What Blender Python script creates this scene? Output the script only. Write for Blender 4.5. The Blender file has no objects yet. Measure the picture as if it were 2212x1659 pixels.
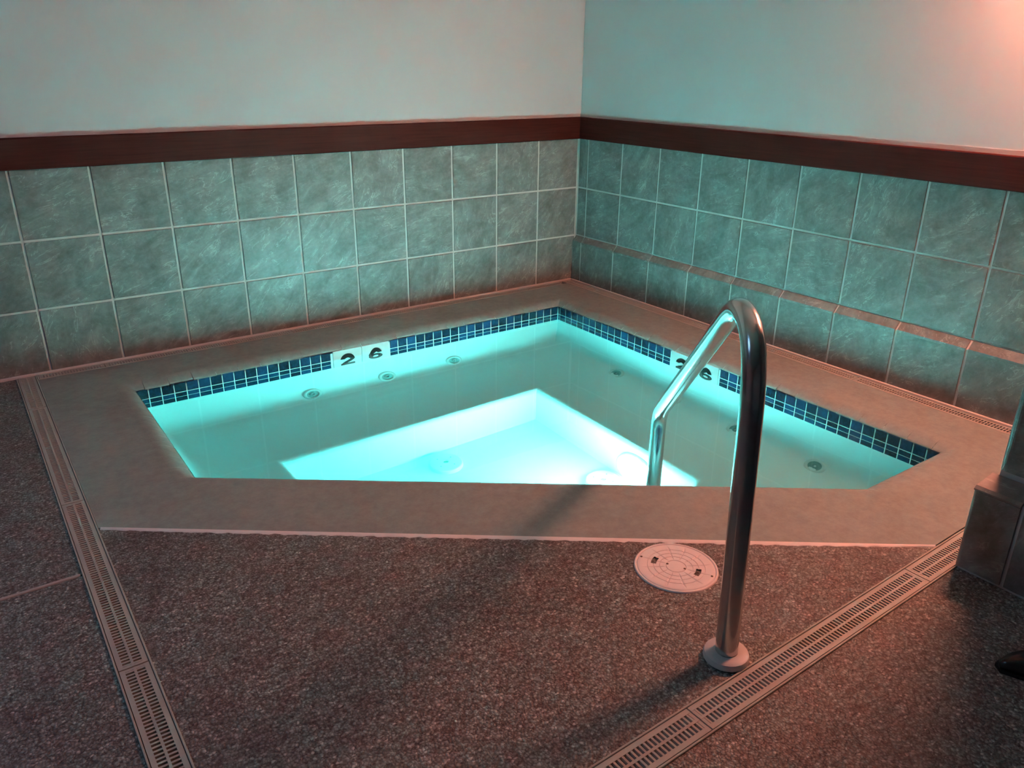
import bpy, bmesh, math, random
from mathutils import Vector, Matrix
random.seed(7)
T = 0.305                      # one wall tile pitch in metres; the layout below is written in tile pitches
C = bpy.context.scene.collection
R = math.radians

# ------------------------------------------------------------------ helpers
def tag(o, label=None, cat=None, group=None, kind=None):
    if label: o['label'] = label
    if cat: o['category'] = cat
    if group: o['group'] = group
    if kind: o['kind'] = kind
    return o

def thing(name, label, cat, loc, group=None):
    o = bpy.data.objects.new(name, None)
    o.empty_display_size = 0.05
    o.location = Vector(loc) * T
    C.objects.link(o)
    bpy.context.view_layer.update()
    return tag(o, label, cat, group)

def origin_of(o):
    p = Vector((0, 0, 0))
    while o is not None:
        p += o.location
        o = o.parent
    return p

def build(name, bm, mats, parent=None, smooth=False, at=None):
    """bm is in tile units and world coordinates; links ONE mesh object"""
    base = origin_of(parent) if parent else Vector((0, 0, 0))
    loc = Vector(at) * T if at is not None else base
    for v in bm.verts:
        v.co = v.co * T - loc
    me = bpy.data.meshes.new(name)
    bm.to_mesh(me)
    bm.free()
    if not isinstance(mats, (list, tuple)): mats = [mats]
    for m in mats: me.materials.append(m)
    o = bpy.data.objects.new(name, me)
    C.objects.link(o)
    if smooth:
        for p in me.polygons: p.use_smooth = True
    if parent: o.parent = parent
    o.location = loc - base
    return o

def setting(name, bm, mats, **k):
    return tag(build(name, bm, mats, **k), kind='structure')

def box(bm, x0, x1, y0, y1, z0, z1, mi=0, bev=0.0, seg=1):
    vs = [bm.verts.new((x, y, z)) for x in (x0, x1) for y in (y0, y1) for z in (z0, z1)]
    q = [(0, 1, 3, 2), (4, 6, 7, 5), (0, 4, 5, 1), (2, 3, 7, 6), (0, 2, 6, 4), (1, 5, 7, 3)]
    fs = [bm.faces.new([vs[i] for i in f]) for f in q]
    bmesh.ops.recalc_face_normals(bm, faces=fs)
    for f in fs: f.material_index = mi
    if bev > 0:
        es = list({e for f in fs for e in f.edges})
        r = bmesh.ops.bevel(bm, geom=es, offset=bev, segments=seg, affect='EDGES', profile=0.5)
        for f in r['faces']: f.material_index = mi
    return fs

def prism(bm, poly, z0, z1, mi=0, side_mi=None):
    a = [bm.verts.new((x, y, z0)) for x, y in poly]
    b = [bm.verts.new((x, y, z1)) for x, y in poly]
    n = len(poly)
    fs = [bm.faces.new(b), bm.faces.new(a[::-1])]
    for i in range(n):
        j = (i + 1) % n
        fs.append(bm.faces.new((a[i], a[j], b[j], b[i])))
    bmesh.ops.recalc_face_normals(bm, faces=fs)
    for k, f in enumerate(fs): f.material_index = mi if k < 2 or side_mi is None else side_mi
    return fs

def lathe(bm, prof, seg=48, M=Matrix(), mi=0, cap=True):
    """prof: list of (r, z); spun about local z, then moved by M"""
    rings = []
    for r, z in prof:
        if r < 1e-6:
            rings.append([bm.verts.new(M @ Vector((0, 0, z)))])
        else:
            rings.append([bm.verts.new(M @ Vector((r * math.cos(2 * math.pi * k / seg), r * math.sin(2 * math.pi * k / seg), z))) for k in range(seg)])
    fs = []
    for a, b in zip(rings, rings[1:]):
        for k in range(seg):
            j = (k + 1) % seg
            if len(a) == 1 and len(b) == 1: continue
            if len(a) == 1: fs.append(bm.faces.new((a[0], b[j], b[k])))
            elif len(b) == 1: fs.append(bm.faces.new((a[k], a[j], b[0])))
            else: fs.append(bm.faces.new((a[k], a[j], b[j], b[k])))
    for f in fs: f.material_index = mi
    bmesh.ops.recalc_face_normals(bm, faces=fs)
    return fs

def tube(bm, pts, rad, seg=32, mi=0):
    pts = [Vector(p) for p in pts]
    rings = []
    up = None
    for i, p in enumerate(pts):
        t = (pts[min(i + 1, len(pts) - 1)] - pts[max(i - 1, 0)]).normalized()
        if up is None:
            up = t.orthogonal().normalized()
        else:
            up = (up - t * up.dot(t)).normalized()
        s = t.cross(up)
        rings.append([bm.verts.new(p + rad * (up * math.cos(2 * math.pi * k / seg) + s * math.sin(2 * math.pi * k / seg))) for k in range(seg)])
    fs = []
    for a, b in zip(rings, rings[1:]):
        for k in range(seg):
            j = (k + 1) % seg
            fs.append(bm.faces.new((a[k], a[j], b[j], b[k])))
    fs.append(bm.faces.new(rings[0][::-1])); fs.append(bm.faces.new(rings[-1]))
    bmesh.ops.recalc_face_normals(bm, faces=fs)
    return fs

# ------------------------------------------------------------------ materials
class NT:
    def __init__(s, name):
        s.m = bpy.data.materials.new(name); s.m.use_nodes = True
        s.n = s.m.node_tree.nodes; s.l = s.m.node_tree.links
        s.b = s.n['Principled BSDF']; s.out = s.n['Material Output']
        s.tc = s.n.new('ShaderNodeTexCoord')
    def node(s, t, **k):
        n = s.n.new(t)
        for a, v in k.items():
            if a in n.inputs.keys(): n.inputs[a].default_value = v
            else: setattr(n, a, v)
        return n
    def link(s, a, b): s.l.new(a, b)
    def noise(s, scale, detail=4, rough=.55, vec=None, dist=0.0):
        n = s.node('ShaderNodeTexNoise'); n.inputs['Scale'].default_value = scale
        n.inputs['Detail'].default_value = detail; n.inputs['Roughness'].default_value = rough
        n.inputs['Distortion'].default_value = dist
        s.link(vec or s.tc.outputs['Object'], n.inputs['Vector']); return n
    def ramp(s, src, stops):
        r = s.n.new('ShaderNodeValToRGB'); e = r.color_ramp.elements
        while len(e) < len(stops): e.new(0.5)
        for q, (p, c) in zip(e, stops):
            q.position = p; q.color = (*c, 1) if len(c) == 3 else c
        s.link(src, r.inputs['Fac']); return r
    def mix(s, f, a, b, mode='MIX'):
        m = s.n.new('ShaderNodeMix'); m.data_type = 'RGBA'; m.blend_type = mode
        for sock, v in ((m.inputs[0], f), (m.inputs[6], a), (m.inputs[7], b)):
            if isinstance(v, bpy.types.NodeSocket): s.link(v, sock)
            else: sock.default_value = v if not isinstance(v, tuple) or len(v) == 4 else (*v, 1)
        return m.outputs[2]
    def bump(s, h, strength=.2, dist=.002, nrm=None):
        b = s.n.new('ShaderNodeBump'); b.inputs['Strength'].default_value = strength
        b.inputs['Distance'].default_value = dist
        s.link(h, b.inputs['Height'])
        if nrm: s.link(nrm, b.inputs['Normal'])
        s.link(b.outputs['Normal'], s.b.inputs['Normal']); return b.outputs['Normal']
    def base(s, c, rough=.5, metal=0.0, spec=.5):
        if isinstance(c, bpy.types.NodeSocket): s.link(c, s.b.inputs['Base Color'])
        else: s.b.inputs['Base Color'].default_value = (*c, 1)
        s.b.inputs['Roughness'].default_value = rough; s.b.inputs['Metallic'].default_value = metal
        s.b.inputs['Specular IOR Level'].default_value = spec
        return s

def mat_paint():
    m = NT('wall_paint')
    n = m.noise(2.0, 3)
    c = m.mix(n.outputs['Fac'], (.64, .67, .68), (.70, .73, .74))
    m.base(c, .75, spec=.3)
    m.bump(m.noise(260, 4).outputs['Fac'], .25, .0012)
    return m.m

def mat_walltile():
    m = NT('slate_tile')
    g = m.node('ShaderNodeNewGeometry')
    off = m.node('ShaderNodeVectorMath', operation='SCALE'); m.link(g.outputs['Random Per Island'], off.inputs['Scale'])
    off.inputs[0].default_value = (37, 91, 53)
    add = m.node('ShaderNodeVectorMath', operation='ADD'); m.link(m.tc.outputs['Object'], add.inputs[0]); m.link(off.outputs[0], add.inputs[1])
    # slate veins run aslant; their slant differs from tile to tile
    wn = m.node('ShaderNodeTexWhiteNoise', noise_dimensions='1D'); m.link(g.outputs['Random Per Island'], wn.inputs['W'])
    ang = m.node('ShaderNodeMath', operation='MULTIPLY_ADD'); m.link(wn.outputs['Value'], ang.inputs[0]); ang.inputs[1].default_value = 1.5; ang.inputs[2].default_value = .1
    rot = m.node('ShaderNodeVectorRotate', rotation_type='AXIS_ANGLE'); rot.inputs['Axis'].default_value = (1, 1, 0)
    rot.inputs['Axis'].default_value = (.7, .7, 0)
    m.link(add.outputs[0], rot.inputs['Vector']); m.link(ang.outputs[0], rot.inputs['Angle'])
    st = m.node('ShaderNodeVectorMath', operation='MULTIPLY'); m.link(rot.outputs[0], st.inputs[0]); st.inputs[1].default_value = (4.5, 4.5, 15)
    v1 = m.noise(1.0, 7, .68, st.outputs[0], 1.2)
    v2 = m.noise(6, 6, .6, add.outputs[0], .6)
    v3 = m.noise(42, 5, .7, add.outputs[0])
    c1 = m.ramp(v1.outputs['Fac'], [(.34, (.150, .148, .142)), (.50, (.225, .232, .225)), (.60, (.29, .30, .29)), (.72, (.56, .57, .56))])
    c2 = m.ramp(v2.outputs['Fac'], [(.33, (.125, .115, .108)), (.66, (.34, .35, .345))])
    c = m.mix(.5, c1.outputs[0], c2.outputs[0])
    c = m.mix(.18, c, m.ramp(v3.outputs['Fac'], [(.4, (.10, .09, .08)), (.65, (.36, .36, .33))]).outputs[0])
    st4 = m.node('ShaderNodeVectorMath', operation='MULTIPLY'); m.link(rot.outputs[0], st4.inputs[0]); st4.inputs[1].default_value = (7, 7, 24)
    v4 = m.noise(1.0, 4, .6, st4.outputs[0], 2.0)
    vein = m.ramp(v4.outputs['Fac'], [(.565, (0, 0, 0)), (.59, (1, 1, 1)), (.615, (0, 0, 0))])
    patch = m.ramp(v2.outputs['Fac'], [(.42, (0, 0, 0)), (.58, (.55, .55, .55))])
    fac = m.mix(1.0, vein.outputs[0], patch.outputs[0], 'MULTIPLY')
    sv = m.node('ShaderNodeSeparateColor'); m.link(fac, sv.inputs[0])
    c = m.mix(sv.outputs[0], c, (.60, .62, .61))
    m.base(c, .42, spec=.4)
    h = m.mix(.5, v1.outputs['Fac'], v3.outputs['Fac'])
    m.bump(h, .35, .0015)
    return m.m

def mat_simple(name, c1, c2, scale, rough, metal=0.0, bump=.1, bscale=200, spec=.5, bd=.001):
    m = NT(name)
    n = m.noise(scale, 5)
    m.base(m.mix(n.outputs['Fac'], c1, c2), rough, metal, spec)
    if bump: m.bump(m.noise(bscale, 4).outputs['Fac'], bump, bd)
    return m.m

def mat_wood():
    m = NT('dark_wood')
    st = m.node('ShaderNodeVectorMath', operation='MULTIPLY'); m.link(m.tc.outputs['Object'], st.inputs[0]); st.inputs[1].default_value = (1.2, 1.2, 40)
    n = m.noise(3, 6, .6, st.outputs[0], .4)
    c = m.ramp(n.outputs['Fac'], [(.3, (.050, .008, .006)), (.7, (.085, .015, .011))])
    m.base(c.outputs[0], .55, spec=.15)
    m.bump(n.outputs['Fac'], .12, .001)
    return m.m

def mat_aggregate():
    m = NT('exposed_aggregate')
    v = m.node('ShaderNodeTexVoronoi', feature='F1'); v.inputs['Scale'].default_value = 150
    nz = m.noise(60, 3)
    wv = m.node('ShaderNodeVectorMath', operation='MULTIPLY_ADD'); m.link(nz.outputs['Color'], wv.inputs[0]); wv.inputs[1].default_value = (.012, .012, .012); m.link(m.tc.outputs['Object'], wv.inputs[2])
    m.link(wv.outputs[0], v.inputs['Vector'])
    v2 = m.node('ShaderNodeTexVoronoi', feature='F1'); v2.inputs['Scale'].default_value = 330; m.link(wv.outputs[0], v2.inputs['Vector'])
    sep = m.node('ShaderNodeSeparateColor'); m.link(v.outputs['Color'], sep.inputs[0])
    sep2 = m.node('ShaderNodeSeparateColor'); m.link(v2.outputs['Color'], sep2.inputs[0])
    peb = m.ramp(sep.outputs[0], [(0, (.10, .085, .083)), (.35, (.21, .21, .205)), (.7, (.33, .38, .37)), (.93, (.46, .52, .51)), (.985, (.82, .84, .82))])
    grit = m.ramp(sep2.outputs[1], [(0, (.085, .075, .075)), (.6, (.22, .235, .23)), (1, (.47, .52, .51))])
    gap = m.ramp(v.outputs['Distance'], [(.30, (1, 1, 1)), (.62, (.42, .36, .34))])
    c = m.mix(.38, peb.outputs[0], grit.outputs[0])
    c = m.mix(.75, c, gap.outputs[0], 'MULTIPLY')
    big = m.noise(2.2, 5, .6)
    tone = m.ramp(big.outputs['Fac'], [(.32, (.66, .62, .62)), (.5, (.93, .95, .93)), (.70, (1.0, 1.05, 1.05))])
    c = m.mix(.8, c, tone.outputs[0], 'MULTIPLY')
    hue = m.noise(14, 5, .65)
    c = m.mix(.75, c, m.ramp(hue.outputs['Fac'], [(.36, (1.0, .74, .74)), (.5, (1.0, .95, .92)), (.62, (.90, 1.0, .98))]).outputs[0], 'MULTIPLY')
    m.base(c, .5, spec=.5)
    h = m.node('ShaderNodeMath', operation='MULTIPLY_ADD'); m.link(v.outputs['Distance'], h.inputs[0]); h.inputs[1].default_value = -1.0
    m.link(m.noise(9, 4).outputs['Fac'], h.inputs[2])
    m.bump(h.outputs[0], .8, .003)
    return m.m

def mat_coping():
    m = NT('coping_render')
    n = m.noise(1.6, 5); n2 = m.noise(30, 6, .7)
    c = m.ramp(n.outputs['Fac'], [(.3, (.255, .315, .295)), (.7, (.32, .395, .37))]).outputs[0]
    c = m.mix(.35, c, m.ramp(n2.outputs['Fac'], [(.35, (.20, .225, .205)), (.65, (.38, .42, .39))]).outputs[0])
    m.base(c, .7, spec=.3)
    m.bump(m.noise(220, 6, .7).outputs['Fac'], .5, .0012)
    return m.m

def mat_plaster():
    m = NT('pool_plaster')
    n = m.noise(2.5, 5)
    m.base(m.mix(n.outputs['Fac'], (.74, .94, .92), (.80, .965, .95)), .6, spec=.3)
    m.bump(m.noise(22, 6, .65).outputs['Fac'], .55, .004)
    return m.m

def mat_mosaic():
    m = NT('blue_glazed_mosaic')
    g = m.node('ShaderNodeNewGeometry')
    r = m.ramp(g.outputs['Random Per Island'], [(0, (.003, .008, .012)), (.22, (.005, .022, .038)), (.45, (.006, .040, .085)), (.7, (.010, .060, .14)), (1, (.014, .085, .21))])
    r.color_ramp.interpolation = 'LINEAR'
    n = m.noise(70, 4, .6)
    c = m.mix(.45, r.outputs[0], m.ramp(n.outputs['Fac'], [(.35, (.003, .014, .028)), (.7, (.016, .075, .17))]).outputs[0])
    m.base(c, .12, spec=.6)
    m.bump(n.outputs['Fac'], .15, .001)
    return m.m

def mat_water():
    m = NT('spa_water')
    m.n.remove(m.b)
    g = m.node('ShaderNodeBsdfGlass'); g.inputs['IOR'].default_value = 1.333; g.inputs['Roughness'].default_value = 0
    g.inputs['Color'].default_value = (1, 1, 1, 1)
    n = m.noise(9, 2)
    b = m.node('ShaderNodeBump'); b.inputs['Strength'].default_value = .035; b.inputs['Distance'].default_value = .004
    m.link(n.outputs['Fac'], b.inputs['Height']); m.link(b.outputs[0], g.inputs['Normal'])
    m.link(g.outputs[0], m.out.inputs['Surface'])
    va = m.node('ShaderNodeVolumeAbsorption'); va.inputs['Color'].default_value = (0.0, .95, .945, 1); va.inputs['Density'].default_value = .8
    m.link(va.outputs[0], m.out.inputs['Volume'])
    return m.m

def mat_emit(name, col, st):
    m = NT(name)
    m.b.inputs['Base Color'].default_value = (.9, .9, .9, 1)
    m.b.inputs['Emission Color'].default_value = (*col, 1); m.b.inputs['Emission Strength'].default_value = st
    return m.m

def mat_steel():
    m = NT('brushed_stainless_steel')
    n = m.noise(35, 5)
    m.b.inputs['Base Color'].default_value = (.56, .55, .55, 1); m.b.inputs['Metallic'].default_value = 1
    rr = m.ramp(n.outputs['Fac'], [(.3, (.13, .13, .13)), (.7, (.24, .24, .24))]); m.link(rr.outputs[0], m.b.inputs['Roughness'])
    m.bump(m.noise(160, 4).outputs['Fac'], .05, .0006)
    return m.m

PAINT = mat_paint(); TILE = mat_walltile(); WOOD = mat_wood(); AGG = mat_aggregate(); COP = mat_coping()
PLAS = mat_plaster(); MOS = mat_mosaic(); WAT = mat_water(); STEEL = mat_steel()
GROUT = mat_simple('pale_grout', (.66, .62, .60), (.76, .72, .70), 12, .85, bump=.3, bscale=300)
MGROUT = mat_simple('mosaic_grout', (.55, .57, .53), (.66, .68, .64), 12, .8, bump=.2)
CAULK = mat_simple('white_sealant', (.82, .79, .77), (.88, .86, .84), 9, .6, bump=.4, bscale=90, bd=.002)
GRATE = mat_simple('beige_plastic_grate', (.38, .39, .355), (.46, .475, .435), 4, .5, bump=.1)
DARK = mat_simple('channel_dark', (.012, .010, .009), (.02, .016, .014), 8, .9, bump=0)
LIDM = mat_simple('white_plastic_lid', (.86, .82, .80), (.90, .87, .85), 6, .45, bump=.05)
WPLA = mat_simple('white_plastic_fitting', (.62, .78, .74), (.70, .84, .80), 6, .4, bump=0)
TEALP = mat_simple('grey_green_plastic', (.20, .40, .38), (.25, .46, .43), 6, .4, bump=0)
MARK = mat_simple('white_glazed_marker', (.66, .62, .61), (.72, .69, .68), 6, .25, bump=0)
INK = mat_simple('black_numeral', (.008, .012, .012), (.012, .018, .018), 6, .3, bump=0)
FLNG = mat_simple('painted_metal_flange', (.56, .55, .55), (.64, .63, .62), 5, .45, bump=.1)
BLACK = mat_simple('black_rubber', (.012, .011, .011), (.02, .018, .018), 6, .25, bump=0)
CONC = mat_simple('ceiling_paint', (.55, .54, .52), (.6, .59, .57), 2, .9, bump=.1)

# ------------------------------------------------------------------ the room: tiled walls
Z1, Z2, Z3, Z4, ZC = .949, 1.940, 2.909, 3.328, 9.0
G = .034                                   # grout joint
def tiled(bm, P, u0, k0, k1, rows, umax=None, umin=0.0):
    """P(u, d, z) gives the world point at u along the wall and d proud of it; tiles between joints u0 + k"""
    for (z0, z1, d) in rows:
        for k in range(k0, k1):
            a, b = u0 + k - 1 + G / 2, u0 + k - G / 2
            if b < umin: continue
            a = max(a, umin + G / 2)
            if umax is not None: b = min(b, umax)
            if b - a < .02: continue
            p = [P(a, d, z0 + G / 2), P(b, d + .018, z1 - G / 2)]
            xs = sorted((p[0][0], p[1][0])); ys = sorted((p[0][1], p[1][1])); zs = sorted((p[0][2], p[1][2]))
            box(bm, xs[0], xs[1], ys[0], ys[1], zs[0], zs[1], 1, .006, 1)

XL = -26.0; YF = -24.0
# left wall (plane y = 0), grout bed 0..-0.0 and tiles proud of it
bm = bmesh.new()
box(bm, XL, .5, .018, .6, -.3, Z3 + .2, 2)
tiled(bm, lambda u, d, z: (-u, .018 - d, z), 1.027, 0, 27, [(0, Z1, 0), (Z1, Z2, 0), (Z2, Z3 + .1, 0)])
box(bm, XL, .5, .012, .6, Z3 + .2, ZC, 0)
setting('wall_left', bm, [PAINT, TILE, GROUT])
# right wall (plane x = 0) with its proud bottom course and sloped ledge course
bm = bmesh.new()
LD = .094; ZF = .841; ZB = .952
box(bm, .018, .6, -10.4, 0.0, -.3, Z3 + .2, 2)
box(bm, .012, .6, -10.4, 0.0, Z3 + .2, ZC, 0)
box(bm, -LD + .018, .018, -10.4, 0, -.3, ZF - .01, 2)
# wedge of grout under the ledge
vs = [(-LD + .018, ZF - .01), (.018, ZF - .01), (.018, ZB - .01)]
a = [bm.verts.new((x, 0, z)) for x, z in vs]; b = [bm.verts.new((x, -10.4, z)) for x, z in vs]
fs = [bm.faces.new(a), bm.faces.new(b[::-1])] + [bm.faces.new((a[i], b[i], b[(i + 1) % 3], a[(i + 1) % 3])) for i in range(3)]
bmesh.ops.recalc_face_normals(bm, faces=fs)
for f in fs: f.material_index = 2
tiled(bm, lambda u, d, z: (.018 - d, -u, z), .278, 0, 12, [(ZB, Z2, 0), (Z2, Z3 + .1, 0)], umax=10.3)
tiled(bm, lambda u, d, z: (-LD + .018 - d, -u, z), .278, 0, 12, [(0, ZF, 0)], umax=10.3)
for k in range(0, 12):
    a, b = max(.278 + k - 1 + G / 2, G / 2), min(.278 + k - G / 2, 10.3)
    if b - a < .05: continue
    q = [(-LD - .002, ZF + .006), (.0, ZB - .004), (.0, ZB - .05), (-LD - .002, ZF - .03)]
    A = [bm.verts.new((x, -a, z)) for x, z in q]; B = [bm.verts.new((x, -b, z)) for x, z in q]
    fs = [bm.faces.new(A), bm.faces.new(B[::-1])] + [bm.faces.new((A[i], B[i], B[(i + 1) % 4], A[(i + 1) % 4])) for i in range(4)]
    bmesh.ops.recalc_face_normals(bm, faces=fs)
    for f in fs: f.material_index = 1
setting('wall_right', bm, [PAINT, TILE, GROUT])

# the wall that closes the alcove on the near side and turns towards the viewer
WX, WY = -3.5, -10.24
bm = bmesh.new()
prism(bm, [(.6, WY - .02), (WX + .02, WY - .02), (WX + .02, YF), (.6, YF)], -.3, ZC, 2)
def corner_wall(bm, x, y, z0, z1, rad, mi, far):
    """rounded tile return around the corner at (x, y): the piece that catches light"""
    pts = [(x + .28, y)]
    for i in range(7):
        a = R(90 + i * 15)
        pts.append((x + rad + rad * math.cos(a), y - rad + rad * math.sin(a)))
    pts.append((x, y - far))
    inn = [(x + .03, y - far), (x + .03, y - .03), (x + .28, y - .03)]
    prism(bm, pts + inn, z0, z1, mi)
rows = [(.0, ZF, 0), (ZB - .02, Z2, 1), (Z2, Z3, 1), (Z3, 3.9, 1), (3.9, 4.9, 1), (4.9, 5.9, 1), (5.9, 6.9, 1)]
for z0, z1, w in rows:
    if w:
        corner_wall(bm, WX, WY, z0 + G / 2, z1 - G / 2, .075, 1, .42)
        for k in range(14):
            box(bm, WX, WX + .03, WY - .42 - G - (k + 1) + G, WY - .42 - G - k, z0 + G / 2, z1 - G / 2, 1, .006)
        for k in range(4):
            box(bm, WX + .28 + G + k * .8, WX + .28 + (k + 1) * .8, WY - .03, WY, z0 + G / 2, z1 - G / 2, 1, .006)
# low ledge in front of it
LX = -3.80
prism(bm, [(WX + .03, WY + .02), (LX + .02, WY + .02), (LX + .02, YF), (WX + .03, YF)], -.3, ZF - .02, 2)
corner_wall(bm, LX, WY + .04, .0 + G / 2, ZF - G, .04, 1, .40)
for k in range(14):
    box(bm, LX, LX + .03, WY + .04 - .40 - (k + 1), WY + .04 - .40 - k - G, G / 2, ZF - G, 1, .006)
def ledge_top(bm, y0, y1):
    q = [(LX - .004, ZF - .012), (LX + .03, ZF + .012), (WX + .01, ZF + .05), (WX + .01, ZF - .02), (LX + .0, ZF - .03)]
    A = [bm.verts.new((x, y0, z)) for x, z in q]; B = [bm.verts.new((x, y1, z)) for x, z in q]
    n = len(q)
    fs = [bm.faces.new(A), bm.faces.new(B[::-1])] + [bm.faces.new((A[i], B[i], B[(i + 1) % n], A[(i + 1) % n])) for i in range(n)]
    bmesh.ops.recalc_face_normals(bm, faces=fs)
    for f in fs: f.material_index = 1
ledge_top(bm, WY + .035, WY + .04 - .40)
for k in range(14): ledge_top(bm, WY + .04 - .40 - k - G, WY + .04 - .40 - (k + 1))
setting('wall_front', bm, [PAINT, TILE, GROUT])

# far walls and ceiling close the room
bm = bmesh.new(); box(bm, XL - .5, XL, YF - .5, .6, -.3, ZC); setting('wall_far', bm, [PAINT])
bm = bmesh.new(); box(bm, XL - .5, .6, YF - .5, YF, -.3, ZC); setting('wall_back', bm, [PAINT])
bm = bmesh.new(); box(bm, XL - .5, .6, YF - .5, .6, ZC, ZC + .5); setting('ceiling', bm, [CONC])

# dark wooden chair rails
def board(name, x0, x1, y0, y1):
    bm = bmesh.new(); box(bm, x0, x1, y0, y1, Z3, Z4, 0, .015, 2)
    return setting(name, bm, [WOOD])
board('trim_1', XL, -.0, -.060, .014)
board('trim_2', -.058, .014, -10.22, -.061)
# painter's bead of caulk above each board
bm = bmesh.new(); box(bm, XL, -.0, .006, .02, Z4, Z4 + .06, 0); setting('trim_3', bm, [PAINT])
bm = bmesh.new(); box(bm, .006, .02, -10.22, .01, Z4, Z4 + .06, 0); setting('trim_4', bm, [PAINT])
# grout bead where the walls meet the floor
bm = bmesh.new(); box(bm, XL, -LD, -.035, .012, -.02, .028, 0, .012, 2); setting('trim_5', bm, [GROUT])
bm = bmesh.new(); box(bm, -LD - .035, -LD + .01, -10.15, -.04, -.02, .024, 0, .012, 2); setting('trim_6', bm, [GROUT])

# ------------------------------------------------------------------ floor slabs of exposed aggregate
DX0, DX1 = -10.49, -10.23                       # channel at the left of the coping
def fy(x, top):                                 # channel in front of the tub runs slightly aslant
    k = (x + 8.1) / 4.9
    return (-10.0 + .075 * k) if top else (-10.285 + .085 * k)
bm = bmesh.new()
FZ = -.012
prism(bm, [(XL, .03), (DX0, .03), (DX0, -5.745), (XL, -5.72)], -.6, FZ)
prism(bm, [(XL, -5.76), (DX0, -5.785), (DX0, YF), (XL, YF)], -.6, FZ)
prism(bm, [(DX1, -5.02), (-3.55, fy(-3.55, 1)), (DX1, fy(DX1, 1))], -.6, FZ)
prism(bm, [(DX1, fy(DX1, 0)), (LX + .02, fy(LX, 0)), (LX + .02, YF), (DX1, YF)], -.6, FZ)
prism(bm, [(XL, .03), (.3, .03), (.3, -1.0), (XL, -1.0)], -.62, -.35)
prism(bm, [(DX0 - .1, .03), (DX1 + .1, .03), (DX1 + .1, YF), (DX0 - .1, YF)], -.62, -.30)
prism(bm, [(DX1, -9.7), (0, -9.6), (0, -10.5), (DX1, -10.6)], -.62, -.30)
prism(bm, [(-.6, 0), (0, 0), (0, -10.4), (-.6, -10.4)], -.62, -.30)
setting('floor', bm, [AGG])
bm = bmesh.new(); box(bm, XL, DX0 - .01, -5.772, -5.735, -.1, -.004, 0, .012, 2)
bmesh.ops.rotate(bm, verts=bm.verts, cent=(DX0, -5.75, 0), matrix=Matrix.Rotation(R(.09), 3, 'Z'))
setting('trim_7', bm, [mat_simple('joint_filler', (.40, .36, .34), (.5, .46, .43), 9, .8, bump=.4)])

# ------------------------------------------------------------------ channel drains with slotted grates
def slotted(bm, L, W, pitch=.039):
    """a grate lying from x = 0 to L, y = 0 to -W, top at z = 0"""
    th = .03
    e = W * .17; m = W * .045
    for y0, y1 in ((0, -e), (-W / 2 + m, -W / 2 - m), (-W + e, -W)):
        box(bm, 0, L, y1, y0, -th, 0, 0)
    n = int(L / pitch)
    p = L / n
    for k in range(n + 1):
        x = k * p
        w = p * .22 if 0 < k < n else p * .7
        xa, xb = max(0, x - w), min(L, x + w)
        for y0, y1 in ((-e, -W / 2 + m), (-W / 2 - m, -W + e)):
            box(bm, xa, xb, y1, y0, -th, -.0015, 0)

def channel(label, p0, p1, W, sections, group=None, start=0.0, tail=None):
    """p0 -> p1 is the edge nearest the pool wall side; the channel lies on its right hand"""
    p0 = Vector((*p0, 0)); p1 = Vector((*p1, 0)); d = (p1 - p0); L = d.length; d.normalize()
    ang = math.atan2(d.y, d.x)
    M = Matrix.Translation(p0) @ Matrix.Rotation(ang, 4, 'Z')
    t = thing('channel_drain', label, 'drain', p0, group)
    bm = bmesh.new()
    f = .016
    for y0, y1 in ((0, -f), (-W + f, -W)):
        box(bm, 0, L, y1, y0, -.2, .004, 0, .003)
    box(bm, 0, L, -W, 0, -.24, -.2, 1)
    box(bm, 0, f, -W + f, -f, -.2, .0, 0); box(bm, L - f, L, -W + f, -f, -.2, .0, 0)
    for y0, y1 in ((-f, -f - .003), (-W + f + .003, -W + f)):      # inner faces lined in the dark channel colour
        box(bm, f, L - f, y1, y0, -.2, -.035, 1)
    bm.transform(M)
    build('channel_frame', bm, [GRATE, DARK], t)
    for a, b in sections:
        bm = bmesh.new(); slotted(bm, b - a - .012, W - 2 * f - .012)
        bm.transform(M @ Matrix.Translation((a + .006, -f - .006, 0)))
        build('grate', bm, [GRATE, DARK], t)
    return t
channel('slotted drain channel crossing the dark floor in front of the handrail foot', (DX1 + .02, fy(DX1, 1) - .002), (-.36, fy(-.36, 1) - .012), .283,
        [(.016, .10), (.10, 3.03), (3.03, 5.98), (5.98, 8.92), (8.92, 9.85)])
channel('long slotted drain channel running from tiled wall along coping to lower left', (DX1 - .002, -.04), (DX1 - .002, -13.5), .256,
        [(.016, 1.35), (1.35, 4.3), (4.3, 7.25), (7.25, 10.2), (10.2, 13.4)])
channel('narrow slotted drain between beige coping and long left tiled wall', (-.35, -.04), (-10.225, -.04), .17,
        [(.016, 1.05), (1.05, 4.0), (4.0, 6.95), (6.95, 9.85)]) if False else None
def channel_l(label, xa, xb, y0, W, sections):
    return channel(label, (xa, y0), (xb, y0), W, sections)
channel_l('narrow slotted drain at the foot of the long wall with flush tiles', -10.225, -.36, -.036, .205,
          [(.016, .9), (.9, 3.85), (3.85, 6.8), (6.8, 9.75)])
channel('slotted drain at the foot of the wall with the tiled ledge', (-LD - .04, -.05), (-LD - .04, -10.12), .235,
        [(.016, .95), (.95, 3.9), (3.9, 6.85), (6.85, 9.80)])

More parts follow.
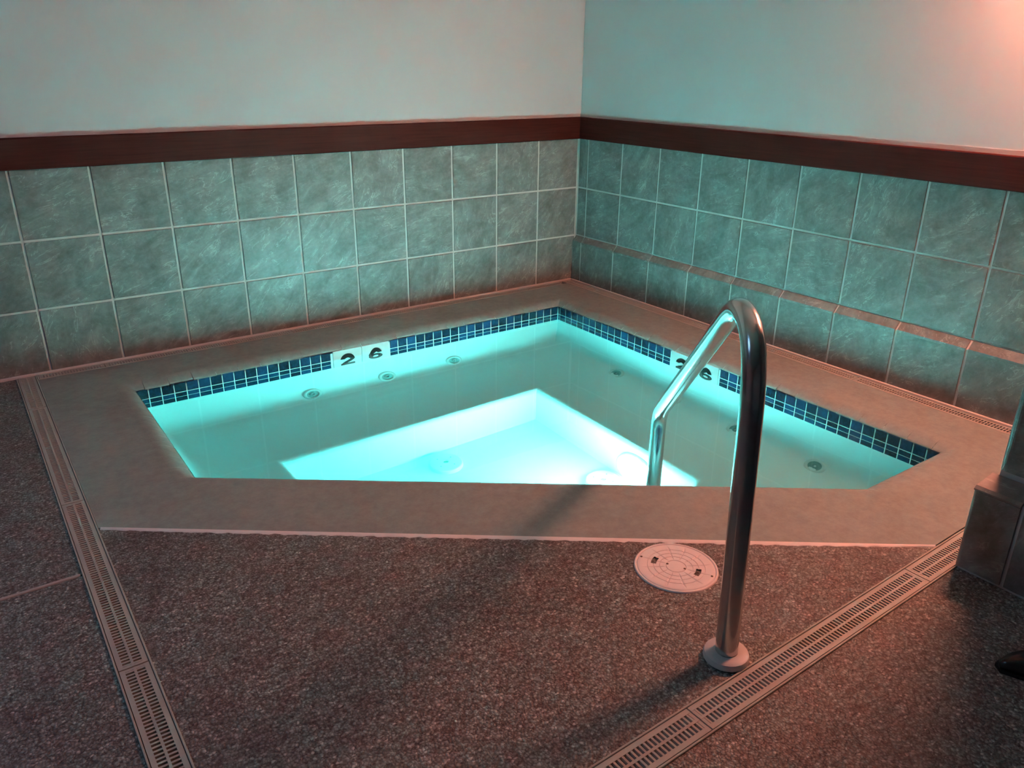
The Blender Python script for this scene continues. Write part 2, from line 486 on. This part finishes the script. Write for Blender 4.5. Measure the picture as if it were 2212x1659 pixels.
# ------------------------------------------------------------------ hot tub
ZT, PM, ZW, ZMB = -.086, .1753, -.244, -.594            # tile top, mosaic pitch, water level, mosaic bottom
POOL = [(-1.416, -1.247), (-9.13, -1.247), (-9.13, -4.34), (-3.03, -8.83), (-1.416, -8.83)]
WELL = [(-3.33, -3.10), (-7.67, -3.10), (-7.67, -3.54), (-3.42, -6.68), (-3.33, -6.62)]
def inset(poly, d):
    """offset polygon inwards by d (negative: outwards)"""
    n = len(poly); out = []
    cx = sum(p[0] for p in poly) / n; cy = sum(p[1] for p in poly) / n
    lines = []
    for i in range(n):
        a, b = Vector(poly[i]), Vector(poly[(i + 1) % n]); t = (b - a).normalized()
        nrm = Vector((-t.y, t.x))
        if nrm.dot(Vector((cx, cy)) - a) < 0: nrm = -nrm
        lines.append((a + nrm * d, t))
    for i in range(n):
        (p, t), (q, s) = lines[i - 1], lines[i]
        den = t.x * s.y - t.y * s.x
        k = ((q.x - p.x) * s.y - (q.y - p.y) * s.x) / den
        out.append((p.x + t.x * k, p.y + t.y * k))
    return out
PROFILE = [(.0, ZMB), (.012, -.80), (.05, -.98), (.12, -1.18), (.22, -1.36), (.36, -1.50), (.55, -1.575), (.75, -1.60)]
ZBN, ZFL = -1.60, -2.75
def basin_loops(top, o=0.0):
    L = [(inset(POOL, -o), top)]
    for d, z in PROFILE: L.append((inset(POOL, d - o), z - o))
    for i in range(5):                                   # rounded seat edge
        a = R(90 - i * 22.5)
        L.append((inset(WELL, -.14 + .14 * math.cos(a) - o), ZBN - .14 + .14 * math.sin(a) - o))
    for d, z in ((0.0, ZFL + .07), (.02, ZFL + .02), (.07, ZFL)): L.append((inset(WELL, d - o), z - o))
    return L
def loops_mesh(bm, loops, close_first=True, close_last=True):
    V = [[bm.verts.new((x, y, z)) for x, y in p] for p, z in loops]
    fs = []
    for a, b in zip(V, V[1:]):
        n = len(a)
        for i in range(n):
            fs.append(bm.faces.new((a[i], a[(i + 1) % n], b[(i + 1) % n], b[i])))
    if close_last: fs.append(bm.faces.new(V[-1]))
    if close_first: fs.append(bm.faces.new(V[0]))
    bmesh.ops.recalc_face_normals(bm, faces=fs)
    return fs

tub = thing('hot_tub', 'sunken five-sided hot tub glowing turquoise in the corner of the tiled walls', 'hot tub', (-5.3, -4.6, -2.9))
bm = bmesh.new()
outer = [(inset(POOL, -.30), -3.05), (inset(POOL, -.30), -.12), (inset(POOL, 0), -.12)]
loops_mesh(bm, outer + basin_loops(ZT), True, True)
sh = build('basin', bm, [PLAS], tub)
for p in sh.data.polygons: p.use_smooth = True
md = sh.modifiers.new('edges', 'EDGE_SPLIT'); md.split_angle = R(35)

# coping: flat deck around the tub, then a rounded lip of short segments
COUT = [(-LD - .275, -.243), (DX1, -.243), (DX1, -5.02), (-3.60, fy(-3.6, 1) + .005), (-LD - .275, fy(-.4, 1) + .005)]
LIP = .215
cin = inset(POOL, -LIP)
bm = bmesh.new()
V0 = [bm.verts.new((x, y, 0)) for x, y in COUT]; V1 = [bm.verts.new((x, y, 0)) for x, y in cin]
W0 = [bm.verts.new((x, y, -.3)) for x, y in COUT]; W1 = [bm.verts.new((x, y, ZT - .03)) for x, y in cin]
n = 5; fs = []
for i in range(n):
    j = (i + 1) % n
    fs.append(bm.faces.new((V0[i], V0[j], V1[j], V1[i])))
    fs.append(bm.faces.new((V0[i], V0[j], W0[j], W0[i])))
    fs.append(bm.faces.new((V1[i], V1[j], W1[j], W1[i])))
bmesh.ops.recalc_face_normals(bm, faces=fs)
# lip
seg_len = .335
for i in range(n):
    a, b = Vector(cin[i]), Vector(cin[(i + 1) % n]); a2, b2 = Vector(POOL[i]), Vector(POOL[(i + 1) % n])
    L = (b - a).length; k = max(1, round(L / seg_len))
    t = (b - a) / L
    nrm = Vector((-t.y, t.x))
    if nrm.dot(Vector((-5.3, -4.6)) - a) < 0: nrm = -nrm
    for s in range(k):
        u0, u1 = s / k * L, (s + 1) / k * L
        g = .004
        over = random.uniform(-.003, .005)
        rings = []
        for u, first, last in ((u0, s == 0, False), (u1, False, s == k - 1)):
            gg = 0 if (first or last) else (g if u == u0 else -g)
            ring = []
            for q in range(7):
                d, z = ((0, 0), (.14, -.02), (.30, -.09), (.48, -.23), (.66, -.45), (.84, -.73), (1, -1.0))[q]
                d *= LIP + over; z *= -(ZT - .002)
                base = a + t * (u + gg * (q / 6) ** 2)
                # mitre at the corners of the opening
                if first:
                    dirn = (a2 - a) / LIP; base = a; p = base + dirn * d
                elif last:
                    dirn = (b2 - b) / LIP; p = b + dirn * d
                else: p = base + nrm * d
                ring.append(bm.verts.new((p.x, p.y, z)))
            q0 = ring[-1].co
            ring.append(bm.verts.new((q0.x, q0.y, ZT - .03)))
            rings.append(ring)
        fl = []
        for q in range(7):
            fl.append(bm.faces.new((rings[0][q], rings[1][q], rings[1][q + 1], rings[0][q + 1])))
        bmesh.ops.recalc_face_normals(bm, faces=fl)
        for f in fl[:6]: f.smooth = True
        nf = fl[0].normal
        if fl[0].normal.z < 0: bmesh.ops.reverse_faces(bm, faces=fl)
o = build('coping', bm, [COP], tub); tag(o, 'beige rendered coping with rounded lip')

# white sealant along the outer front edge
bm = bmesh.new()
a, b = Vector((DX1 + .02, -5.03)), Vector((-3.62, fy(-3.6, 1) - .0)); t = (b - a).normalized(); nr = Vector((-t.y, t.x))
N = 160; L = (b - a).length; rows_ = []
for i in range(N + 1):
    u = i / N * L; w = .028 + .012 * math.sin(i * .33) * math.sin(i * 1.7) + random.uniform(-.006, .006)
    if u < 1.0: w *= .4 + .6 * u
    if u > L - .9: w *= max(.15, (L - u) / .9)
    c = a + t * u
    e0 = c + nr * random.uniform(.006, .016); e1 = c - nr * (w + .008)
    rows_.append([bm.verts.new((e0.x, e0.y, .001)), bm.verts.new((c.x, c.y, .010)), bm.verts.new((e1.x, e1.y, FZ - .004))])
for p, q in zip(rows_, rows_[1:]):
    for k in range(2): bm.faces.new((p[k], p[k + 1], q[k + 1], q[k]))
bmesh.ops.recalc_face_normals(bm, faces=bm.faces)
for f in bm.faces:
    if f.normal.z < 0: f.normal_flip()
    f.smooth = True
o = build('sealant_bead', bm, [CAULK], tub)

# waterline band of glazed mosaic
MK = {0: (-6.135, -5.108), 4: (-5.317, -4.291)}          # along back-left side in x, along ledge-wall side in y
zr = [(ZT, ZW), (ZW, ZW - PM), (ZW - PM, ZMB)]
g = .0065
def msq(bm, a, t, nrm, u0, u1, z1, z0):
    if u1 - u0 < .02: return
    d = .010
    c = []
    for (u, z) in ((u0, z0), (u1, z0), (u1, z1), (u0, z1)):
        c.append((a + t * u, z))
    o_ = [bm.verts.new((p.x, p.y, z)) for p, z in c]
    e = .010
    f_ = []
    mids = [(u0 + e, z0 + e), (u1 - e, z0 + e), (u1 - e, z1 - e), (u0 + e, z1 - e)]
    for u, z in mids:
        p = a + t * u + nrm * d
        f_.append(bm.verts.new((p.x, p.y, z)))
    fs = [bm.faces.new(f_)]
    for i in range(4): fs.append(bm.faces.new((o_[i], o_[(i + 1) % 4], f_[(i + 1) % 4], f_[i])))
    bmesh.ops.recalc_face_normals(bm, faces=fs)
    if fs[0].normal.dot(Vector((nrm.x, nrm.y, 0))) < 0: bmesh.ops.reverse_faces(bm, faces=fs)
for i in range(5):
    a, b = Vector(POOL[i]), Vector(POOL[(i + 1) % 5]); L = (b - a).length; t = (b - a) / L
    nrm = Vector((-t.y, t.x))
    if nrm.dot(Vector((-5.3, -4.6)) - a) < 0: nrm = -nrm
    if i == 0: off = (a.x - (-8.966)) % PM
    elif i == 4: off = (-8.83 - (-7.961)) % PM; off = (PM - ((-7.961 + 8.83) % PM)) % PM; off = (8.83 - 7.961) % PM
    else: off = .03
    k = -1
    bands = [bmesh.new(), bmesh.new()]
    while True:
        u0 = off + k * PM; u1 = u0 + PM; k += 1
        if u0 > L: break
        u0c, u1c = max(u0, 0) + g, min(u1, L) - g
        if i in MK:
            lo, hi = MK[i]
            if i == 0: m0, m1 = a.x - hi, a.x - lo
            else: m0, m1 = lo - a.y, hi - a.y
            if u1c > m0 - .02 and u0c < m1 + .02:
                if u0c < m0 - .03: u1c = min(u1c, m0 - .022)
                elif u1c > m1 + .03: u0c = max(u0c, m1 + .022)
                else: continue
        for z1, z0 in zr: msq(bands[1 if i in MK and u0c > m0 else 0], a, t, nrm, u0c, u1c, z1 - g, z0 + g)
    for bb in bands:
        if bb.verts: tag(build('mosaic_band', bb, [MOS], tub), 'three rows of small dark blue glazed tiles')

# depth markers 2 6
def ribbon(bm, pts, wid):
    """a flat stroke of changing width, 6 mm of paint-thin glaze thick"""
    P = [Vector(p) for p in pts]; top = []; bot = []
    for i, p in enumerate(P):
        t = (P[min(i + 1, len(P) - 1)] - P[max(i - 1, 0)]).normalized(); nn = Vector((-t.y, t.x)) * wid[i] / 2
        for lst, z in ((top, .004), (bot, -.004)):
            lst.append((bm.verts.new((*(p + nn), z)), bm.verts.new((*(p - nn), z))))
    fs = []
    for i in range(len(P) - 1):
        fs.append(bm.faces.new((top[i][0], top[i][1], top[i + 1][1], top[i + 1][0])))
        fs.append(bm.faces.new((bot[i][0], bot[i + 1][0], bot[i + 1][1], bot[i][1])))
        for s_ in (0, 1): fs.append(bm.faces.new((top[i][s_], top[i + 1][s_], bot[i + 1][s_], bot[i][s_])))
    fs.append(bm.faces.new((top[0][0], bot[0][0], bot[0][1], top[0][1]))); fs.append(bm.faces.new((top[-1][0], top[-1][1], bot[-1][1], bot[-1][0])))
    bmesh.ops.recalc_face_normals(bm, faces=fs)
def ell(cx, cy, rx, ry, a0, a1, n=20):
    return [(cx + rx * math.cos(R(a0 + (a1 - a0) * i / n)), cy + ry * math.sin(R(a0 + (a1 - a0) * i / n))) for i in range(n + 1)]
def numeral(ch, M, parent, h=.375):
    bm = bmesh.new()                                     # drawn in a box one unit high, centred
    if ch == '2':
        a = ell(0, .20, .225, .21, 172, -32, 18)
        a += [(.10, -.03), (-.02, -.15), (-.13, -.27), (-.20, -.41)]
        w = [.19] * 10 + [.20] * 9 + [.195, .19, .18, .17]
        ribbon(bm, a, w)
        ribbon(bm, [(-.30, -.41), (.32, -.41)], [.19, .19])
    else:
        a = ell(.0, .17, .215, .245, 18, 100, 10) + ell(.05, -.05, .275, .475, 104, 178, 10)
        ribbon(bm, a, [.175] * 5 + [.185] * 6 + [.20] * 11)
        ribbon(bm, ell(.0, -.185, .225, .225, 0, 360, 28), [.19] * 29)
    for v in bm.verts: v.co = Vector((v.co.x * .40, v.co.y * h, v.co.z))
    bm.transform(M)
    build('numeral', bm, [INK], parent)
zc = -.352
def marker(i, label):
    lo, hi = MK[i]; mid = (lo + hi) / 2
    bm = bmesh.new()
    for a, b in ((lo, mid), (mid, hi)):
        a += .006; b -= .006
        if i == 0: box(bm, a, b, -1.247 - .014, -1.240, ZMB + .006, ZT - .004, 0, .004)
        else: box(bm, -1.416 - .014, -1.409, a, b, ZMB + .006, ZT - .004, 0, .004)
    o = build('depth_marker', bm, [MARK], tub)
    tag(o, label)
    for ch, s in (('2', -1), ('6', 1)):
        if i == 0:
            # faces -y: text x runs along +x
            M = Matrix.Translation((mid + s * .262 + (.003 if s < 0 else -.01), -1.247 - .0175, zc)) @ Matrix(((1, 0, 0, 0), (0, 0, -1, 0), (0, 1, 0, 0), (0, 0, 0, 1)))
        else:
            # faces -x: text x runs along -y
            M = Matrix.Translation((-1.416 - .0175, mid - s * .262 + (.0), zc)) @ Matrix(((0, 0, -1, 0), (-1, 0, 0, 0), (0, 1, 0, 0), (0, 0, 0, 1)))
        numeral(ch, M, o)
marker(0, 'white marker tiles reading 2 6 on the long flush-tiled side')
marker(4, 'white marker tiles reading 2 6 behind the handrail')

# ------------------------------------------------------------------ jets
def jet(pos, nrm, roll=0):
    nrm = Vector(nrm).normalized()
    M = Matrix.Translation(pos) @ nrm.to_track_quat('Z', 'Y').to_matrix().to_4x4()
    bm = bmesh.new()
    lathe(bm, [(.155, -.03), (.155, .008), (.148, .022), (.125, .030), (.105, .026), (.10, .016), (.10, -.02)], 40, M)
    j = build('jet_fitting', bm, [WPLA], tub, smooth=True)
    bm = bmesh.new()
    lathe(bm, [(.10, .012), (.085, .004), (.055, .000), (.050, .018), (.044, .026), (.030, .026), (.024, .016), (.022, -.01), (.0, -.01)], 32, M)
    build('jet_nozzle', bm, [TEALP], j, smooth=True)
CN = Vector((0, -.87, .49))
for x in (-6.60, -5.265, -3.94): jet((x, -1.247 - .187 - .008, -1.301 + .005), CN)
CR = Vector((-.66, 0, .75))
for o_, y_, z_ in ((.369, -3.39, -1.505), (.341, -4.73, -1.481), (.361, -6.04, -1.50), (.344, -7.41, -1.484)): jet((-1.416 - o_ - .006, y_, z_ + .006), CR)

# main drain covers on the tub floor
def main_drain(c):
    M = Matrix.Translation((c[0], c[1], ZFL))
    bm = bmesh.new()
    lathe(bm, [(.265, -.01), (.262, .075), (.250, .095), (.235, .100), (.045, .112), (.042, .085), (0, .085)], 56, M)
    for k in range(4):
        a = R(30 + 90 * k)
        X = M @ Matrix.Rotation(a, 4, 'Z')
        vs = [X @ Vector(v) for v in ((.045, -.02, .113), (.125, -.014, .110), (.125, .014, .110), (.045, .02, .113), (.045, -.02, .10), (.125, -.014, .10), (.125, .014, .10), (.045, .02, .10))]
        vv = [bm.verts.new(v) for v in vs]
        for f in ((0, 1, 2, 3), (0, 4, 5, 1), (1, 5, 6, 2), (2, 6, 7, 3), (3, 7, 4, 0)): bm.faces.new([vv[i] for i in f])
    d = build('main_drain_cover', bm, [WPLA], tub)
    bm = bmesh.new()
    lathe(bm, [(.040, .085), (.040, .090), (0, .090)], 24, M)
    build('centre_hole', bm, [TEALP], d)
    for k in range(4):
        a = R(30 + 90 * k)
        bm = bmesh.new()
        lathe(bm, [(.011, .10), (.011, .1145), (0, .1145)], 12, M @ Matrix.Translation((.15 * math.cos(a), .15 * math.sin(a), -.003)))
        build('screw', bm, [TEALP], d)
main_drain((-5.35, -3.50)); main_drain((-3.68, -5.24))

# underwater lamp on the riser of the ledge-wall seat
LAMP = mat_emit('lamp_lens', (.60, 1.0, 1.0), 90)
LAMP2 = mat_emit('lamp_lens_dim', (.60, 1.0, 1.0), 65)
def pool_lamp(pos, facing, lens, label):
    M = Matrix.Translation(pos) @ Vector(facing).to_track_quat('Z', 'Y').to_matrix().to_4x4()
    bm = bmesh.new()
    lathe(bm, [(.36, -.02), (.36, .06), (.345, .10), (.30, .115), (.28, .10), (.28, .05)], 56, M)
    u = build('underwater_light', bm, [WPLA], tub, smooth=True); tag(u, label)
    bm = bmesh.new()
    lathe(bm, [(.285, .09), (.25, .135), (.18, .17), (.09, .188), (0, .193)], 40, M)
    build('lamp_lens', bm, [lens], u, smooth=True)
pool_lamp((-3.33, -5.58, -2.18), (-1, 0, .22), LAMP, 'round white underwater lamp shining across the well')
pool_lamp((-4.80, -5.66, -2.08), (.42, .57, .70), LAMP2, 'round dimmer underwater lamp on the near riser')

# water body
bm = bmesh.new()
loops_mesh(bm, basin_loops(ZW, .012), True, True)
w = build('water', bm, [WAT])
tag(w, 'still clear water filling the turquoise lit tub up to the mosaic band', 'water')
w['kind'] = 'stuff'

# ------------------------------------------------------------------ handrail
BASE = Vector((-6.525, -9.812, 0)); D = Vector((.593, .805, 0))
ctrl = [(0, .012), (.19, 2.06)]
def arc(p0, p1, p2, n):
    return [((1 - t) ** 2 * p0[0] + 2 * t * (1 - t) * p1[0] + t * t * p2[0], (1 - t) ** 2 * p0[1] + 2 * t * (1 - t) * p1[1] + t * t * p2[1]) for t in [i / n for i in range(n + 1)]]
def bez(p0, p1, p2, p3, n):
    o = []
    for i in range(n + 1):
        t = i / n; a, b, c, d = (1 - t) ** 3, 3 * t * (1 - t) ** 2, 3 * t * t * (1 - t), t ** 3
        o.append(tuple(a * p0[k] + b * p1[k] + c * p2[k] + d * p3[k] for k in (0, 1)))
    return o
sz = [(0, -.011), (.001, .012), (.003, .035), (.045, .5), (.09, 1.0), (.14, 1.5)]
sz += bez((.18, 1.93), (.225, 2.42), (.36, 2.62), (.70, 2.62), 14)
sz += bez((.72, 2.62), (.90, 2.61), (1.02, 2.50), (1.18, 2.375), 8)
sz += [(1.8, 1.895), (2.4, 1.435), (3.0, .972)]
sz += bez((3.38, .68), (3.55, .55), (3.625, .47), (3.635, .30), 8)
sz += [(3.64, 0), (3.64, -.6), (3.64, -1.15), (3.64, -1.58)]
t = thing('handrail', 'bent stainless steel handrail rising from floor flange into the tub', 'handrail', BASE)
bm = bmesh.new()
tube(bm, [BASE + D * s + Vector((0, 0, z)) for s, z in sz], .088, 40)
build('rail_tube', bm, [STEEL], t, smooth=True)
bm = bmesh.new()
lathe(bm, [(.178, .0055), (.178, .030), (.170, .052), (.150, .062), (.092, .064), (.086, .064)], 56, Matrix.Translation(BASE))
o = build('flange', bm, [FLNG], t, smooth=True); md = o.modifiers.new('e', 'EDGE_SPLIT'); md.split_angle = R(40)
tag(o, 'round metal base flange')
FL2 = BASE + D * 3.64 + Vector((0, 0, ZBN))
bm = bmesh.new()
lathe(bm, [(.17, 0), (.17, .03), (.15, .05), (.094, .055)], 40, Matrix.Translation(FL2))
build('flange', bm, [STEEL], t, smooth=True)

# ------------------------------------------------------------------ round access lid in the floor
LC = Vector((-5.963, -8.738, FZ))
th_ = thing('access_lid', 'round white plastic access lid set in the floor beside the coping', 'lid', LC)
ax = math.atan2(8.922 - 8.531, -(6.049 - 5.843))          # direction between the two lifting holes
RL = .372
bm = bmesh.new()
seg = 120; rad = [0, .06, .10, .150, .155, .205, .210, .262, .267, .315, .358]
hole_r = (.183, .232)
def gz(r, k):                                             # embossed rings and spokes
    z = .016
    for rr in (.092, .152, .208, .265):
        if abs(r - rr) < .004: z -= .006
    return z
rr = []
edges = [0.0, .088, .092, .096, .148, .152, .156, hole_r[0], .204, .208, .212, hole_r[1], .261, .265, .269, .335, .352, .360]
V = [[bm.verts.new((0, 0, .016))]]
def spoke(k, r):
    if .1 < r < .33:
        m = k % 10
        if m == 0: return True
    return False
for r in edges[1:]:
    ring = []
    for k in range(seg):
        a = 2 * math.pi * k / seg
        z = gz(r, k) if r < .34 else (.014 if r < .355 else .006)
        if spoke(k, r): z -= .006
        ring.append(bm.verts.new((r * math.cos(a), r * math.sin(a), z)))
    V.append(ring)
for i in range(len(V) - 1):
    a, b = V[i], V[i + 1]; r0 = edges[i]; r1 = edges[i + 1]
    for k in range(seg):
        j = (k + 1) % seg
        if len(a) == 1: bm.faces.new((a[0], b[k], b[j])); continue
        am = (k + .5) / seg * 360
        if r0 >= hole_r[0] - 1e-6 and r1 <= hole_r[1] + 1e-6 and (abs((am - 0 + 180) % 360 - 180) < 15 or abs((am - 180 + 180) % 360 - 180) < 15): continue
        bm.faces.new((a[k], b[k], b[j], a[j]))
out = V[-1]; low = [bm.verts.new((v.co.x, v.co.y, -.03)) for v in out]
for k in range(seg):
    j = (k + 1) % seg; bm.faces.new((out[k], low[k], low[j], out[j]))
bmesh.ops.recalc_face_normals(bm, faces=bm.faces)
for sgn in (0, math.pi):                                  # small raised dashes of the worn ring of embossing
    pass
bm.transform(Matrix.Translation(LC) @ Matrix.Rotation(ax, 4, 'Z'))
lid = build('lid_plate', bm, [LIDM], th_)
bm = bmesh.new()
lathe(bm, [(.362, -.02), (.362, .010), (.372, .016), (.384, .012), (.388, -.004)], 96, Matrix.Translation(LC))
build('lid_ring', bm, [LIDM], th_, smooth=True)
bm = bmesh.new(); lathe(bm, [(.361, -.028), (0, -.028)], 48, Matrix.Translation(LC)); build('lid_well', bm, [DARK], th_)
for s, r in ((1, .335), (-1, .335), (1, .082), (-1, .082)):
    dv = Vector((math.cos(ax), math.sin(ax), 0)) * s * r
    bm = bmesh.new(); lathe(bm, [(.011, .010), (.011, .018), (.006, .0195), (0, .0195)], 16, Matrix.Translation(LC + dv))
    build('screw', bm, [mat_simple('brass_screw', (.10, .08, .05), (.14, .11, .07), 9, .4, .6, 0)] if s == 1 and r > .3 else [bpy.data.materials['brass_screw']], th_)

# ------------------------------------------------------------------ small dark shoe at the foot of the near wall
SP = Vector((-4.55, -11.36, FZ))
sh = thing('shoe', 'glossy black shoe on the dark floor beside the unlit ledge wall', 'shoe', SP)
bm = bmesh.new()
Ls, n1 = .95, 22
def foot(u):                                             # u 0 toe .. 1 heel: half width, height, centre line
    w = .15 * (math.sin(min(1, u * 2.6) * math.pi / 2) ** .6) * (1 - .28 * max(0, math.sin((u - .35) * math.pi / .6)) * (u > .35)) * (1 if u < .9 else max(.3, math.cos((u - .9) * 12)))
    h = .12 + .20 * max(0, u - .25) ** .8
    h *= (math.sin(min(1, u * 3.2 + .12) * math.pi / 2)) ** .5
    return max(w, .03), h
MS = Matrix.Translation(SP) @ Matrix.Rotation(R(-38), 4, 'Z')
rings = []
for i in range(n1 + 1):
    u_ = i / n1; w_, h_ = foot(u_)
    ring = []
    for k in range(16):
        a = 2 * math.pi * k / 16
        y = w_ * math.cos(a); z = max(0, .03 + h_ * max(0, math.sin(a)) ** .8) if math.sin(a) > 0 else .03
        ring.append(bm.verts.new(MS @ Vector((u_ * Ls - .42, y, z))))
    rings.append(ring)
for a, b in zip(rings, rings[1:]):
    for k in range(16): bm.faces.new((a[k], a[(k + 1) % 16], b[(k + 1) % 16], b[k]))
bm.faces.new(rings[0]); bm.faces.new(rings[-1][::-1])
bmesh.ops.recalc_face_normals(bm, faces=bm.faces)
build('upper', bm, [BLACK], sh, smooth=True)
bm = bmesh.new()
pts = []
for i in range(n1 + 1):
    w_, _ = foot(i / n1); pts.append((i / n1 * Ls - .42, w_ + .012))
poly = pts + [(x, -y) for x, y in pts[::-1]]
prism(bm, poly, 0, .032); bm.transform(MS)
build('sole', bm, [BLACK], sh)

# ------------------------------------------------------------------ lamps of the room
def wall_lamp(name, label, cat, x0, x1, y0, y1, z0, z1, housing, lens, face):
    t = thing(name, label, cat, ((x0 + x1) / 2, (y0 + y1) / 2, z0))
    bm = bmesh.new(); box(bm, x0, x1, y0, y1, z0, z1, 0, .02, 2); build('housing', bm, [housing], t)
    bm = bmesh.new(); box(bm, *face); build('lens', bm, [lens], t)
    return t
RED = mat_emit('red_lamp_lens', (1.0, .30, .18), 35)
COOL = mat_emit('cool_tube_diffuser', (.30, .62, 1.0), 4.0)
wall_lamp('wall_lamp', 'red lit lamp high on the painted wall above the alcove end', 'lamp', -.62, .012, -10.1, -8.8, 6.5, 6.82, LIDM, RED, (-.58, -.04, -10.06, -8.84, 6.22, 6.52))
wall_lamp('ceiling_light', 'long cool white ceiling light over the far floor', 'ceiling light', -17, -13, -7, -6.4, ZC - .2, ZC, LIDM, COOL, (-16.9, -13.1, -6.95, -6.45, ZC - .24, ZC - .18))

wd = bpy.data.worlds.new('world'); bpy.context.scene.world = wd; wd.use_nodes = True
wd.node_tree.nodes['Background'].inputs[0].default_value = (.02, .02, .022, 1)
wd.node_tree.nodes['Background'].inputs[1].default_value = .2

# ------------------------------------------------------------------ camera
f_, cx, cy, cz, ya, pi_, ro = 1708.62, -10.7996, -12.8700, 4.31924, 54.51437, -22.10355, .58188
y, p, r = R(ya), R(pi_), R(ro)
fw = Vector((math.cos(p) * math.cos(y), math.cos(p) * math.sin(y), math.sin(p)))
rt = Vector((math.sin(y), -math.cos(y), 0)); up = rt.cross(fw)
r2 = rt * math.cos(r) + up * math.sin(r); u2 = -rt * math.sin(r) + up * math.cos(r)
cam = bpy.data.cameras.new('camera'); co = bpy.data.objects.new('camera', cam); C.objects.link(co)
cam.sensor_fit = 'HORIZONTAL'; cam.sensor_width = 36; cam.lens = f_ * 36 / 2212; cam.clip_start = .02
mw = Matrix((( r2.x, u2.x, -fw.x, cx * T), (r2.y, u2.y, -fw.y, cy * T), (r2.z, u2.z, -fw.z, cz * T), (0, 0, 0, 1)))
co.matrix_world = mw
S = bpy.context.scene; S.camera = co
S.view_settings.view_transform = 'Standard'; S.view_settings.look = 'None'; S.view_settings.gamma = 1
S.view_settings.use_curve_mapping = False; S.view_settings.exposure = 2.4
cy_ = S.cycles
cy_.use_denoising = True; cy_.max_bounces = 8; cy_.diffuse_bounces = 4; cy_.glossy_bounces = 3; cy_.transmission_bounces = 5
cy_.use_adaptive_sampling = True; cy_.adaptive_threshold = 0.03; cy_.adaptive_min_samples = 40
cy_.caustics_reflective = False; cy_.caustics_refractive = True; cy_.sample_clamp_indirect = 10.0; cy_.blur_glossy = 0.5
cy_.use_light_tree = False
